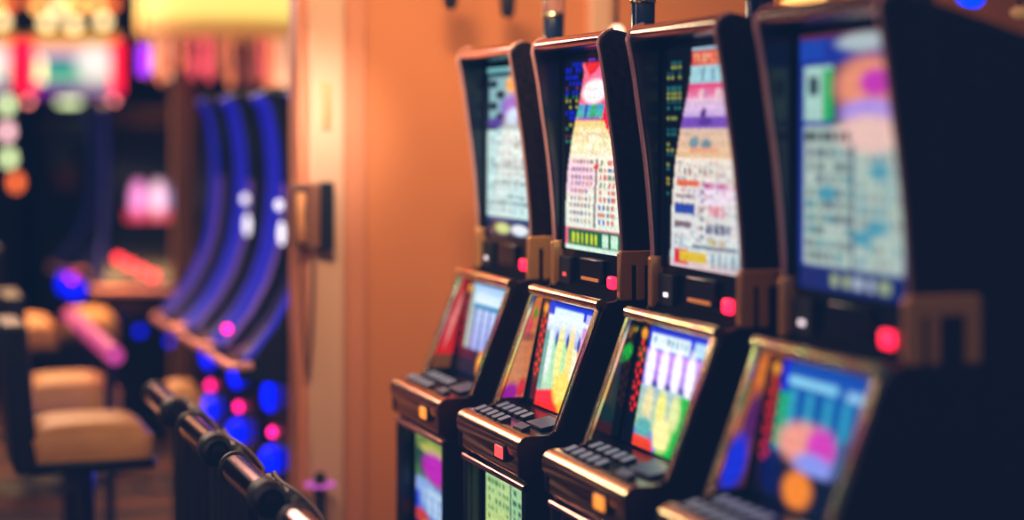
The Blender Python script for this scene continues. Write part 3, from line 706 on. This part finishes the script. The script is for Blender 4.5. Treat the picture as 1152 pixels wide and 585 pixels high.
# ------------------------------------------------------------------ room
M['carpet'] = None
m, nt, b = new_mat('carpet'); M['carpet'] = m
tc = nt.nodes.new('ShaderNodeTexCoord'); mp = nt.nodes.new('ShaderNodeMapping'); nt.links.new(tc.outputs['Object'], mp.inputs['Vector'])
wv = nt.nodes.new('ShaderNodeTexWave'); wv.inputs['Scale'].default_value = 0.6; wv.inputs['Distortion'].default_value = 9; wv.inputs['Detail'].default_value = 2; wv.bands_direction = 'Y'
nt.links.new(mp.outputs['Vector'], wv.inputs['Vector'])
cr = nt.nodes.new('ShaderNodeValToRGB'); e = cr.color_ramp.elements
e[0].position = 0.35; e[0].color = (0.008, 0.006, 0.012, 1); e[1].position = 0.85; e[1].color = (0.12, 0.04, 0.018, 1)
nt.links.new(wv.outputs['Fac'], cr.inputs['Fac']); nt.links.new(cr.outputs['Color'], b.inputs['Base Color']); b.inputs['Roughness'].default_value = 0.95

M['wall'] = pmat('orange_plaster', (0.78, 0.25, 0.082), 0.75, noise=0.04, nscale=2.0)
M['trim'] = pmat('cream_trim', (0.90, 0.50, 0.33), 0.42)
M['trim_warm'] = pmat('peach_trim', (0.80, 0.28, 0.14), 0.5)
M['farwall'] = pmat('dark_far_wall', (0.035, 0.022, 0.03), 0.8, noise=0.3, nscale=1.5)

def sbox(name, x0, x1, y0, y1, z0, z1, mat, bevel=0.0):
    bm = B_(); box(bm, x0, x1, y0, y1, z0, z1); return struct(finish(name, bm, mat, smooth=bool(bevel), bevel=bevel))
sbox('floor', -4, 8, -1.5, 17, -0.05, 0.0, M['carpet'])
WY = 6.40
xl = on_y(334, 300, WY).x; x1 = on_y(345, 300, WY).x; x2 = on_y(386, 300, WY).x; x3 = on_y(411, 300, WY).x
sbox('wall_back', xl + 0.01, 6.5, WY, WY + 0.13, 0, 3.2, M['wall'])
sbox('trim_1', xl, x1, WY - 0.012, WY + 0.135, 0, 3.2, M['trim_warm'], 0.004)
sbox('trim_2', x1, x2, WY - 0.035, WY, 0, 3.2, M['trim'], 0.012)
sbox('trim_3', x2, x3, WY - 0.016, WY, 0, 3.2, M['trim_warm'], 0.006)
pa, pb = on_y(660, 0, WY).x, on_y(686, 0, WY).x
sbox('trim_4', pa, pb, WY - 0.03, WY, 0, 3.2, M['trim'], 0.01)
sbox('baseboard_back', x3, 6.5, WY - 0.015, WY, 0, 0.12, M['trim_warm'], 0.004)
sbox('wall_far', -4, 6.5, 16.8, 17, 0, 3.2, M['farwall'])
sbox('ceiling', -4, 6.5, 5.2, 17, 3.2, 3.3, M['farwall'])
# brown post in the distance
c = on_depth(207, 200, 9.6)
sbox('trim_5', c.x - 0.05, c.x + 0.05, c.y, c.y + 0.1, 0, 2.45, pmat('brown_post', (0.20, 0.085, 0.04), 0.6))

# intercom box with cord
p = on_y(346, 243, WY - 0.06)
t = thing('wall_intercom', 'dark box with bronze face and hanging cord, fixed to the cream wall trim', 'intercom', (p.x, WY - 0.035, p.z))
bm = B_(); box(bm, 0.038, 0.085, -0.06, 0.0, -0.115, 0.115); finish('box', bm, M['black'], t, bevel=0.006)
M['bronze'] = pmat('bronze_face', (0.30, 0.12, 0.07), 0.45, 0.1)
M['bronze_lit'] = pmat('bronze_handset', (0.95, 0.42, 0.18), 0.4, 0.0)  # lighter copy of the bronze, its lit look put into the colour
bm = B_(); box(bm, -0.05, 0.04, -0.052, 0.0, -0.11, 0.11); finish('face_plate', bm, M['bronze'], t, bevel=0.008)
bm = B_(); tube(bm, [(-0.03, -0.06, 0.07), (-0.035, -0.085, 0.05), (-0.037, -0.095, 0.0), (-0.033, -0.085, -0.05), (-0.025, -0.06, -0.075)], [0.018, 0.016, 0.013, 0.017, 0.019], 14); finish('handset', bm, M['bronze_lit'], t)
bm = B_(); box(bm, -0.048, -0.008, -0.062, -0.05, 0.075, 0.095); finish('grille', bm, M['black'], t, bevel=0.003)
bm = B_()
pts = []
for k in range(25):
    a = k / 24
    pts.append((-0.022 + 0.042 * a, -0.03, -0.11 - 0.42 * math.sin(math.pi * a) ** 0.6))
tube(bm, pts, 0.007, 8); finish('cord', bm, M['bronze'], t)
# small latch bar on the trim
p = on_y(364, 118, WY)
bm = B_(); tube(bm, [(p.x, WY - 0.05, p.z - 0.06), (p.x, WY - 0.062, p.z - 0.04), (p.x, WY - 0.062, p.z + 0.04), (p.x, WY - 0.05, p.z + 0.06)], 0.008, 10)
box(bm, p.x - 0.012, p.x + 0.012, WY - 0.055, WY - 0.034, p.z - 0.075, p.z + 0.075)
o = finish('pull_handle', bm, M['bronze_lit']); o['label'] = 'slim bronze pull handle on the cream trim above the intercom'; o['category'] = 'handle'
# post at the foot of the wall; added ring imitates violet glow on it
p = on_y(360, 545, WY - 0.12)
t = thing('floor_post', 'short dark post with violet light in front of the wall trim', 'post', (p.x, WY - 0.12, 0))
bm = B_(); lathe(bm, [(0.07, 0), (0.07, 0.01), (0.02, 0.02), (0.02, 0.03), (0.02, p.z + 0.03), (0.014, p.z + 0.04)], 20); finish('pole', bm, M['matte'], t)
M['violet'] = pmat('violet_light', (0.3, 0.05, 0.4), 0.4, emit=(0.6, 0.10, 0.55), es=0.8)
bm = B_(); tube(bm, [(0.048 * math.cos(a), 0.048 * math.sin(a), p.z) for a in [2 * math.pi * k / 20 for k in range(20)]], 0.006, 8, closed=True); finish('light_ring', bm, M['violet'], t)

# spot heads hanging at the top of the wall
for k, (px, py, lb) in enumerate(((571, 2, 'dark hanging spot head over the orange wall, tip in view'), (507, -8, 'dark hanging spot head at the top frame edge over the farthest near machine'))):
    p = on_y(px, py, WY - 0.25)
    t = thing('spot_light', lb, 'spotlight', (p.x, p.y, p.z), 0, 'spot heads over the wall')
    bm = B_(); lathe(bm, [(0.012, -0.055), (0.022, -0.045), (0.026, 0.0), (0.026, 0.06), (0.012, 0.08)], 20); finish('head', bm, M['matte'], t)
    bm = B_(); tube(bm, [(0, 0, 0.075), (0, 0, 3.2 - p.z)], 0.006, 8); finish('stem', bm, M['matte'], t)

def glow_lamp(px, py, Z, r, rv, col, es, name, label, cat):
    p = on_depth(px, py, Z)
    t = thing(name, label, cat, p)
    mat = pmat(name + '_glow', col, 0.4, emit=col, es=es)
    bm = B_(); lathe(bm, [(r * math.cos(a) + 1e-4, rv * math.sin(a)) for a in [math.radians(x) for x in range(-90, 91, 15)]], 20); finish('globe', bm, mat, t)
    bm = B_(); tube(bm, [(0, 0, rv), (0, 0, 3.2 - p.z)], 0.006, 8); finish('stem', bm, M['matte'], t)
    return t
glow_lamp(905, 4, 6.2, 0.075, 0.022, (1.0, 0.50, 0.14), 1.8, 'yellow_lamp', 'glowing yellow lamp just above the nearest slot machine', 'lamp')
glow_lamp(694, 36, 6.25, 0.022, 0.022, (1.0, 0.75, 0.55), 2.0, 'small_lamp', 'small pale lamp peeking behind the joint of two slot machines', 'lamp')
glow_lamp(1092, -2, 6.0, 0.045, 0.035, (0.0, 0.03, 1.0), 2.2, 'blue_lamp', 'saturated blue lamp above the nearest slot machine', 'lamp')
glow_lamp(960, -3, 6.2, 0.05, 0.02, (0.9, 0.25, 0.10), 0.8, 'amber_lamp', 'dull orange lamp beside the glowing yellow lamp', 'lamp')
glow_lamp(1147, 14, 6.0, 0.03, 0.02, (0.6, 0.3, 0.1), 0.35, 'amber_lamp', 'dim brown lamp at the upper corner beyond the blue lamp', 'lamp')

# ------------------------------------------------------------------ far machines (curved fins)
def em(name, col, es): return pmat(name, tuple(c * 0.5 for c in col), 0.4, emit=col, es=es)
M['blue_strip'] = em('blue_strip', (0.02, 0.02, 0.95), 0.30)
M['blue_strip_dim'] = em('blue_strip_dim', (0.05, 0.06, 0.5), 0.11)
M['violet_strip'] = em('violet_strip', (0.35, 0.16, 0.80), 0.18)
M['bulb_blue'] = em('bulb_blue', (0.0, 0.006, 1.0), 2.4)
M['bulb_pink'] = em('bulb_pink', (1.0, 0.01, 0.22), 7.0)
M['bulb_white'] = em('bulb_white', (0.80, 0.74, 0.90), 1.7)
M['bulb_red'] = em('bulb_red', (1.0, 0.03, 0.05), 6.0)
M['pink_rim'] = pmat('rosy_rim', (0.85, 0.35, 0.28), 0.3, 0.8, emit=(0.9, 0.3, 0.25), es=0.16)
FB = [(0.19, 1.79), (0.225, 1.74), (0.245, 1.65), (0.258, 1.55), (0.262, 1.45), (0.255, 1.33), (0.235, 1.20), (0.195, 1.08), (0.135, 0.97), (0.06, 0.875), (0.03, 0.85)]
WB = 0.60
M['far_screen'] = screen_mat('far_screen', 1.6)
def curved_machine(s, label, mode, x=1.20, rz=0.0):
    t = thing('curved_slot_machine', label, 'slot machine', (x, s - WB / 2, 0), rz, 'curved slot machines in the far row')
    yy = lambda v: WB / 2 - v
    prof = [(0.75, 0.0), (0.75, 1.70), (0.5, 1.80), (0.24, 1.82)] + FB + [(0.0, 0.84), (0.0, 0.79), (0.20, 0.76), (0.20, 0.0)]
    for v0, v1 in ((0.0, 0.03), (WB - 0.03, WB)):
        bm = B_(); prism(bm, prof, yy(v0), yy(v1)); finish('side_panel', bm, M['black'], t, bevel=0.006)
    bm = B_()
    core = [(0.73, 0.0), (0.73, 1.69), (0.5, 1.79), (0.26, 1.80)] + [(x + 0.05, z) for x, z in FB] + [(0.05, 0.845), (0.03, 0.80), (0.215, 0.76), (0.215, 0.0)]
    prism(bm, core, yy(0.03), yy(WB - 0.03)); finish('cabinet', bm, M['gloss_black'], t, ang=50)
    sm = M['blue_strip'] if mode == 'blue' else M['blue_strip_dim']
    for v in (0.02, WB - 0.02):
        bm = B_(); tube(bm, [(x - 0.004, yy(v), z) for x, z in FB], 0.0165, 10, flat=1.0); finish('light_strip', bm, sm, t)
    if mode == 'blue':
        bm = B_(); tube(bm, [(x + 0.012, yy(0.06), z) for x, z in FB[4:]], 0.010, 8); finish('violet_line', bm, M['violet_strip'], t)
    # rim of the deck
    bm = B_(); tube(bm, [(0.05, yy(-0.01), 0.84), (0.0, yy(0.0), 0.835), (-0.02, yy(0.05), 0.83), (-0.02, yy(WB - 0.05), 0.83), (0.0, yy(WB), 0.835), (0.05, yy(WB + 0.01), 0.84)], 0.014, 10); finish('deck_rim', bm, M['pink_rim'], t)
    def bulb(u, v, z, r, m, nm='lamp', rz=None):
        bm = B_(); rz = rz or r
        lathe(bm, [(r * math.cos(a) + 1e-4, rz * math.sin(a)) for a in [math.radians(x) for x in range(-90, 91, 18)]], 16, (u, yy(v), z)); finish(nm, bm, m, t)
    if mode == 'blue':
        bulb(0.215, 0.14, 0.53, 0.016, M['bulb_pink']); bulb(0.215, 0.10, 0.66, 0.036, M['bulb_blue'], rz=0.06); bulb(0.215, 0.15, 0.430, 0.054, M['bulb_blue'])
        if s < 7.5: bulb(0.06, 0.04, 0.91, 0.014, M['bulb_pink'])
        if s < 8.2: bulb(0.24, 0.13, 1.375, 0.016, M['bulb_white'], 'display_light', 0.02); bulb(0.245, 0.15, 1.27, 0.014, M['bulb_white'], 'display_light', 0.045)  # white reflections on the fins, added as small glowing ovals
    if mode == 'pink':
        cv = Canvas(48, 32, (0.05, 0.03, 0.08))
        for k, cc in enumerate([(0.95, 0.55, 0.80), (0.98, 0.75, 0.85), (0.60, 0.62, 0.98)]):
            cv.oval(0.2 + 0.3 * k, 0.4, 0.12, 0.34, cc)
        cv.grad(0, 0.6, 1, 0.9, (0.85, 0.15, 0.25), (0.9, 0.2, 0.25), .6)
        screen('display', (0.300, yy(0.12), 1.40), (0.300, yy(WB - 0.14), 1.40), (0.270, yy(0.12), 1.12), (0.270, yy(WB - 0.14), 1.12), cv, M['far_screen'], t)
        for k in range(4): bulb(0.10, 0.12 + k * 0.06, 0.985 - 0.03 * k, 0.02, M['bulb_red'])
        for k in range(3): bulb(0.05, 0.08 + k * 0.16, 0.66 - 0.05 * k, 0.02, M['bulb_blue'])
    if mode == 'dark':
        bulb(0.05, 0.3, 0.80, 0.022, M['bulb_pink']); bulb(0.05, 0.15, 0.74, 0.045, M['bulb_blue'], rz=0.06); bulb(0.05, 0.40, 0.72, 0.04, M['bulb_blue'], rz=0.05)
    return t
curved_machine(7.18, 'blue lit curved slot machine directly beside the wall trim and intercom', 'blue')
curved_machine(7.87, 'blue lit curved slot machine, middle of the three under the yellow drum lamp', 'blue')
curved_machine(8.56, 'blue lit curved slot machine next to the brown post', 'blue')
q = on_depth(168, 230, 9.9)
curved_machine(q.y + WB / 2, 'dark curved slot machine with pink screen and red lamps past the brown post', 'pink', q.x, 1.25)
q = on_depth(72, 230, 11.3)
curved_machine(q.y + WB / 2, 'dark curved slot machine with faint blue edges under the red bar sign', 'dark', q.x, 0.15)

# ------------------------------------------------------------------ far bank with lit signs
M['red_tube'] = em('red_tube', (1.0, 0.002, 0.035), 2.2)
M['bulb_warm'] = em('bulb_warm', (1.0, 0.50, 0.12), 2.8)
M['bulb_cream'] = em('bulb_cream', (1.0, 0.72, 0.34), 3.2)
M['bulb_orange'] = em('bulb_orange', (1.0, 0.16, 0.03), 2.4)
M['bulb_green'] = em('bulb_green', (0.75, 0.9, 0.45), 2.4)
M['bulb_rose2'] = em('bulb_rose2', (1.0, 0.55, 0.6), 2.6)
M['bulb_rose'] = em('bulb_rose', (1.0, 0.25, 0.22), 5.0)
M['sign_screen'] = screen_mat('sign_screen', 1.1)
def sign_machine(px, label, kind):
    base = on_depth(px, 130, 12.2)
    t = thing('sign_slot_machine', label, 'slot machine', (base.x, base.y, 0), -0.33, 'slot machines under lit signs')
    S = 12.2 / FPX
    def z_of(py): return EYE - (py - HORY) * S
    w = 98 * S / 2
    bm = B_(); prism(bm, [(-w * 0.82, 0), (w * 0.82, 0), (w * 0.82, 1.70), (w * 0.6, 1.74), (-w * 0.6, 1.74), (-w * 0.82, 1.70)], 0.05, 0.55)
    finish('cabinet', bm, M['black'], t, bevel=0.02)
    bm = B_(); box(bm, -w * 0.7, w * 0.7, 0.03, 0.06, 1.0, 1.62); finish('dark_screen', bm, M['gloss_black'], t, bevel=0.01)
    bm = B_(); box(bm, -w * 0.8, w * 0.8, -0.14, 0.06, 0.80, 0.88); finish('deck', bm, M['gloss_black'], t, bevel=0.02)
    cv = Canvas(60, 48, (0.9, 0.85, 0.75))
    cv.grad(0, 0, 1, 0.22, (0.98, 0.72, 0.22), (0.98, 0.62, 0.30)); cv.grad(0, 0.2, 1, 0.42, (0.90, 0.55, 0.65), (0.95, 0.9, 0.88))
    cv.grad(0, 0.38, 0.62, 0.60, (0.10, 0.25, 0.55), (0.10, 0.62, 0.55)); cv.grad(0, 0.56, 0.62, 0.80, (0.20, 0.72, 0.52), (0.55, 0.75, 0.60))
    cv.oval(0.72, 0.45, 0.2, 0.25, (1, 0.96, 0.92)); cv.rect(0, 0.80, 1, 1, (0.45, 0.12, 0.55)); cv.rect(0.5, 0.7, 0.9, 0.92, (0.75, 0.72, 0.70), .6)
    screen('sign_face', (-w, -0.001, z_of(38)), (w, -0.001, z_of(38)), (-w, -0.001, z_of(108)), (w, -0.001, z_of(108)), cv, M['sign_screen'], t)
    bm = B_(); box(bm, -w, w, 0.0, 0.12, z_of(110), z_of(36)); finish('sign_box', bm, M['matte'], t)
    for sx in (-1, 1):
        bm = B_(); tube(bm, [(sx * w, -0.05, z_of(104)), (sx * w, -0.05, z_of(46))], 0.036, 12); finish('red_tube', bm, M['red_tube'], t)
        bm = B_(); lathe(bm, [(1e-3, -0.02), (0.018, -0.01), (0.02, 0), (0.018, 0.01), (1e-3, 0.02)], 14, (sx * w * 0.97 - 0.01, -0.07, z_of(114))); finish('lamp', bm, M['bulb_rose'], t)
    bm = B_(); tube(bm, [(-w + 0.07, -0.05, z_of(92)), (-w + 0.07, -0.05, z_of(66))], 0.018, 12); finish('cream_tube', bm, M['bulb_cream'], t)
    bm = B_(); lathe(bm, [(1e-3, -0.02), (0.07, -0.012), (0.08, 0), (0.07, 0.012), (1e-3, 0.02)], 20, (-0.02, -0.06, z_of(115))); finish('oval_lamp', bm, M['bulb_green'], t)
    for dx, py, mt in ((-0.22, 8, 'bulb_warm'), (-0.17, 26, 'bulb_cream'), (-0.10, 10, 'bulb_cream'), (-0.05, 2, 'bulb_warm'), (0.0, 28, 'bulb_cream'), (0.03, 8, 'bulb_warm'), (0.15, 6, 'bulb_warm'), (0.19, 24, 'bulb_cream'), (0.24, 4, 'bulb_orange'), (-0.25, 2, 'bulb_orange'), (0.09, 0, 'bulb_orange')):
        bm = B_(); lathe(bm, [(1e-3, -0.04), (0.034, -0.024), (0.042, 0), (0.034, 0.024), (1e-3, 0.04)], 14, (dx, -0.03, z_of(py))); finish('bulb', bm, M[mt], t)
    bm = B_(); box(bm, -w, w, -0.01, 0.02, z_of(37), z_of(-8)); finish('bulb_board', bm, M['matte'], t)
    for sx in (-0.5, 0.5):
        bm = B_(); box(bm, sx * w - 0.02, sx * w + 0.02, 0.05, 0.09, 1.70, z_of(109)); finish('sign_post', bm, M['matte'], t)
    return t
sign_machine(84, 'slot machine under a sign with red side tubes, teal screen and cream bulbs', 'a')
sign_machine(-30, 'slot machine with lit sign cut off by the left frame edge', 'b')
# vertical stack of pale lamps on the far left
p = on_depth(9, 160, 11.6)
t = thing('lamp_stack', 'dark pole with pale green, pinkish and orange lamps at the left frame edge', 'lamp', (p.x, p.y, 0))
bm = B_(); tube(bm, [(0.03, 0.05, 0), (0.03, 0.05, 2.05)], 0.02, 12); finish('pole', bm, M['matte'], t)
for px, py, mt in ((8, 118, 'bulb_green'), (8, 148, 'bulb_rose2'), (10, 178, 'bulb_green'), (18, 205, 'bulb_orange')):
    q = on_depth(px, py, 11.6) - p
    bm = B_(); lathe(bm, [(1e-3, -0.05), (0.026, -0.035), (0.035, 0), (0.026, 0.035), (1e-3, 0.05)], 14, (q.x, q.y, on_depth(px, py, 11.6).z)); finish('lamp', bm, M[mt], t)

# violet neon tube
p = on_depth(162, 68, 8.9)
t = thing('neon_tube', 'upright violet neon tube beside the yellow drum lamp', 'neon light', p)
M['neon'] = em('neon_violet', (0.36, 0.02, 0.95), 1.7)
bm = B_(); tube(bm, [(0, 0, -0.07), (0, 0, 0.07)], 0.030, 12); finish('tube', bm, M['neon'], t)
bm = B_(); tube(bm, [(0, 0, 0.07), (0, 0, 3.2 - p.z)], 0.005, 8); finish('stem', bm, M['matte'], t)

# ------------------------------------------------------------------ drum lamp with glass drops
p = on_depth(244, 30, 9.6)
t = thing('drum_chandelier', 'yellow glowing drum lamp with rosy glass drops above the blue machines', 'chandelier', (p.x, p.y, 0))
zz = lambda py: EYE - (py - HORY) * 9.6 / FPX
m, nt, b = new_mat('drum_glow'); M['drum'] = m
tc = nt.nodes.new('ShaderNodeTexCoord'); sx = nt.nodes.new('ShaderNodeSeparateXYZ'); nt.links.new(tc.outputs['Object'], sx.inputs[0])
mr = nt.nodes.new('ShaderNodeMapRange'); mr.inputs['From Min'].default_value = zz(46); mr.inputs['From Max'].default_value = zz(8); nt.links.new(sx.outputs['Z'], mr.inputs['Value'])
rp = nt.nodes.new('ShaderNodeValToRGB'); rp.color_ramp.elements[0].color = (0.30, 0.10, 0.02, 1); rp.color_ramp.elements[1].color = (1.0, 0.82, 0.19, 1)
xx = rp.color_ramp.elements.new(0.42); xx.color = (0.55, 0.24, 0.04, 1)
xx = rp.color_ramp.elements.new(0.66); xx.color = (1.0, 0.76, 0.15, 1)
nt.links.new(mr.outputs['Result'], rp.inputs['Fac']); nt.links.new(rp.outputs['Color'], b.inputs['Emission Color']); b.inputs['Emission Strength'].default_value = 1.1
b.inputs['Base Color'].default_value = (0.6, 0.4, 0.15, 1)
rr = 0.40
bm = B_(); lathe(bm, [(rr - 0.02, zz(44)), (rr, zz(40)), (rr, zz(-12)), (rr - 0.02, zz(-14))], 48); finish('shade', bm, M['drum'], t)
bm = B_(); tube(bm, [(0, 0, zz(-14)), (0, 0, 3.2)], 0.012, 10); finish('stem', bm, M['matte'], t)
dm = [em('drop_a', (1.0, 0.26, 0.10), 1.0), em('drop_b', (1.0, 0.10, 0.13), 1.0), em('drop_c', (1.0, 0.50, 0.28), 1.3), em('drop_d', (0.6, 0.15, 0.08), 0.4), em('drop_e', (0.3, 0.08, 0.08), 0.15)]
n = 58
for k in range(n):
    a = 2 * math.pi * k / n; r2 = rr * (0.92 if k % 2 else 0.72)
    x, y = r2 * math.cos(a), r2 * math.sin(a)
    right = (x * ct - y * st) / rr
    end = zz(78 + 16 * R.random() + 22 * max(0, right))
    bm = B_(); tube(bm, [(x, y, zz(43)), (x, y, (zz(43) + end) / 2), (x, y, end + 0.03), (x, y, end)], [0.008, 0.012, 0.020, 0.004], 8)
    finish('glass_drop', bm, dm[R.randrange(5)], t)

# ------------------------------------------------------------------ camera
cam = bpy.data.cameras.new('camera'); co = bpy.data.objects.new('camera', cam); C.objects.link(co)
bpy.context.scene.camera = co
cam.sensor_width = 36; cam.lens = FPX / 1152 * 36
cam.shift_y = -(292.5 - HORY) / 1152
cam.clip_start = 0.05
co.location = (0, 0, EYE); co.rotation_euler = (math.pi / 2, 0, -TH)
cam.dof.use_dof = True; cam.dof.focus_distance = 4.85; cam.dof.aperture_fstop = 0.68

# ------------------------------------------------------------------ light
def area(name, loc, target, size, sy, col, power, spread=None):
    l = bpy.data.lights.new(name, 'AREA'); l.shape = 'RECTANGLE'; l.size = size; l.size_y = sy; l.color = col; l.energy = power
    if spread: l.spread = math.radians(spread)
    o = bpy.data.objects.new(name, l); C.objects.link(o); o.location = loc
    d = Vector(target) - Vector(loc); o.rotation_euler = d.to_track_quat('-Z', 'Y').to_euler()
    return o
area('wall_wash', (0.7, 3.7, 3.5), (2.05, 6.4, 1.80), 1.2, 0.4, (1.0, 0.70, 0.38), 17.5, 62)
area('trim_wash', (1.30, 5.55, 2.15), (1.44, 6.4, 1.66), 0.12, 0.12, (1.0, 0.90, 0.80), 0.5, 36)
area('aisle_strip', (-0.8, 5.0, 3.0), (1.5, 4.6, 1.3), 0.16, 5.0, (1.0, 0.68, 0.60), 22)  # unseen lamp added to put highlights along the machine fronts
area('stool_down', (0.6, 9.6, 3.1), (0.6, 8.6, 0.6), 1.0, 4.0, (1.0, 0.50, 0.17), 95, 100)
area('blue_side', (1.1, 6.9, 0.55), (0.3, 6.9, 0.5), 0.1, 0.3, (0.05, 0.08, 1.0), 2.5)
area('far_cove', (0.55, 10.0, 2.75), (1.5, 4.5, 0.9), 2.4, 0.42, (1.0, 0.74, 0.52), 44)  # unseen lamp added for a warm reflection on the fascias
area('far_cove_rose', (0.2, 9.4, 2.45), (1.5, 4.5, 0.9), 1.4, 0.12, (1.0, 0.22, 0.36), 12)  # unseen rose lamp added to colour the fascia reflection
area('far_cove_green', (-0.5, 9.6, 2.65), (1.5, 4.5, 0.9), 0.6, 0.14, (0.45, 1.0, 0.45), 8)  # unseen green lamp, likewise added for the fascia reflection
area('fill_behind', (-0.2, -1.0, 2.7), (1.7, 4.5, 1.2), 0.8, 0.8, (0.8, 0.74, 0.80), 8)

w = bpy.data.worlds.new('world'); bpy.context.scene.world = w; w.use_nodes = True
nt = w.node_tree; bg = nt.nodes['Background']
tc = nt.nodes.new('ShaderNodeTexCoord')
sp = nt.nodes.new('ShaderNodeSeparateXYZ'); nt.links.new(tc.outputs['Generated'], sp.inputs[0])
ramp = nt.nodes.new('ShaderNodeValToRGB'); nt.links.new(sp.outputs['Z'], ramp.inputs['Fac'])
e = ramp.color_ramp.elements; e[0].position = 0.0; e[0].color = (0.010, 0.022, 0.050, 1); e[1].position = 0.9; e[1].color = (0.40, 0.21, 0.16, 1)
x = ramp.color_ramp.elements.new(0.35); x.color = (0.03, 0.03, 0.05, 1)
vo = nt.nodes.new('ShaderNodeTexVoronoi'); vo.inputs['Scale'].default_value = 7.0; nt.links.new(tc.outputs['Generated'], vo.inputs['Vector'])
r2 = nt.nodes.new('ShaderNodeValToRGB'); r2.color_ramp.elements[0].position = 0.10; r2.color_ramp.elements[0].color = (1, 1, 1, 1); r2.color_ramp.elements[1].position = 0.26; r2.color_ramp.elements[1].color = (0, 0, 0, 1)
nt.links.new(vo.outputs['Distance'], r2.inputs['Fac'])
tint = nt.nodes.new('ShaderNodeMix'); tint.data_type = 'RGBA'; tint.blend_type = 'MULTIPLY'; tint.inputs['Factor'].default_value = 1.0
nt.links.new(r2.outputs['Color'], tint.inputs['A']); 
hs = nt.nodes.new('ShaderNodeMix'); hs.data_type = 'RGBA'; hs.inputs['Factor'].default_value = 0.5; hs.inputs['B'].default_value = (1.0, 0.35, 0.2, 1)
nt.links.new(vo.outputs['Color'], hs.inputs['A']); nt.links.new(hs.outputs['Result'], tint.inputs['B'])
ad = nt.nodes.new('ShaderNodeMix'); ad.data_type = 'RGBA'; ad.blend_type = 'ADD'; ad.inputs['Factor'].default_value = 1.0
nt.links.new(ramp.outputs['Color'], ad.inputs['A']); nt.links.new(tint.outputs['Result'], ad.inputs['B'])
nt.links.new(ad.outputs['Result'], bg.inputs['Color']); bg.inputs['Strength'].default_value = 0.8

sc = bpy.context.scene
sc.view_settings.view_transform = 'Standard'
sc.view_settings.look = 'None'
sc.view_settings.use_curve_mapping = True
cm = sc.view_settings.curve_mapping
cm.black_level = (-0.003, -0.009, -0.025)
cm.update()
sc.cycles.use_denoising = True
sc.cycles.sample_clamp_indirect = 5.0
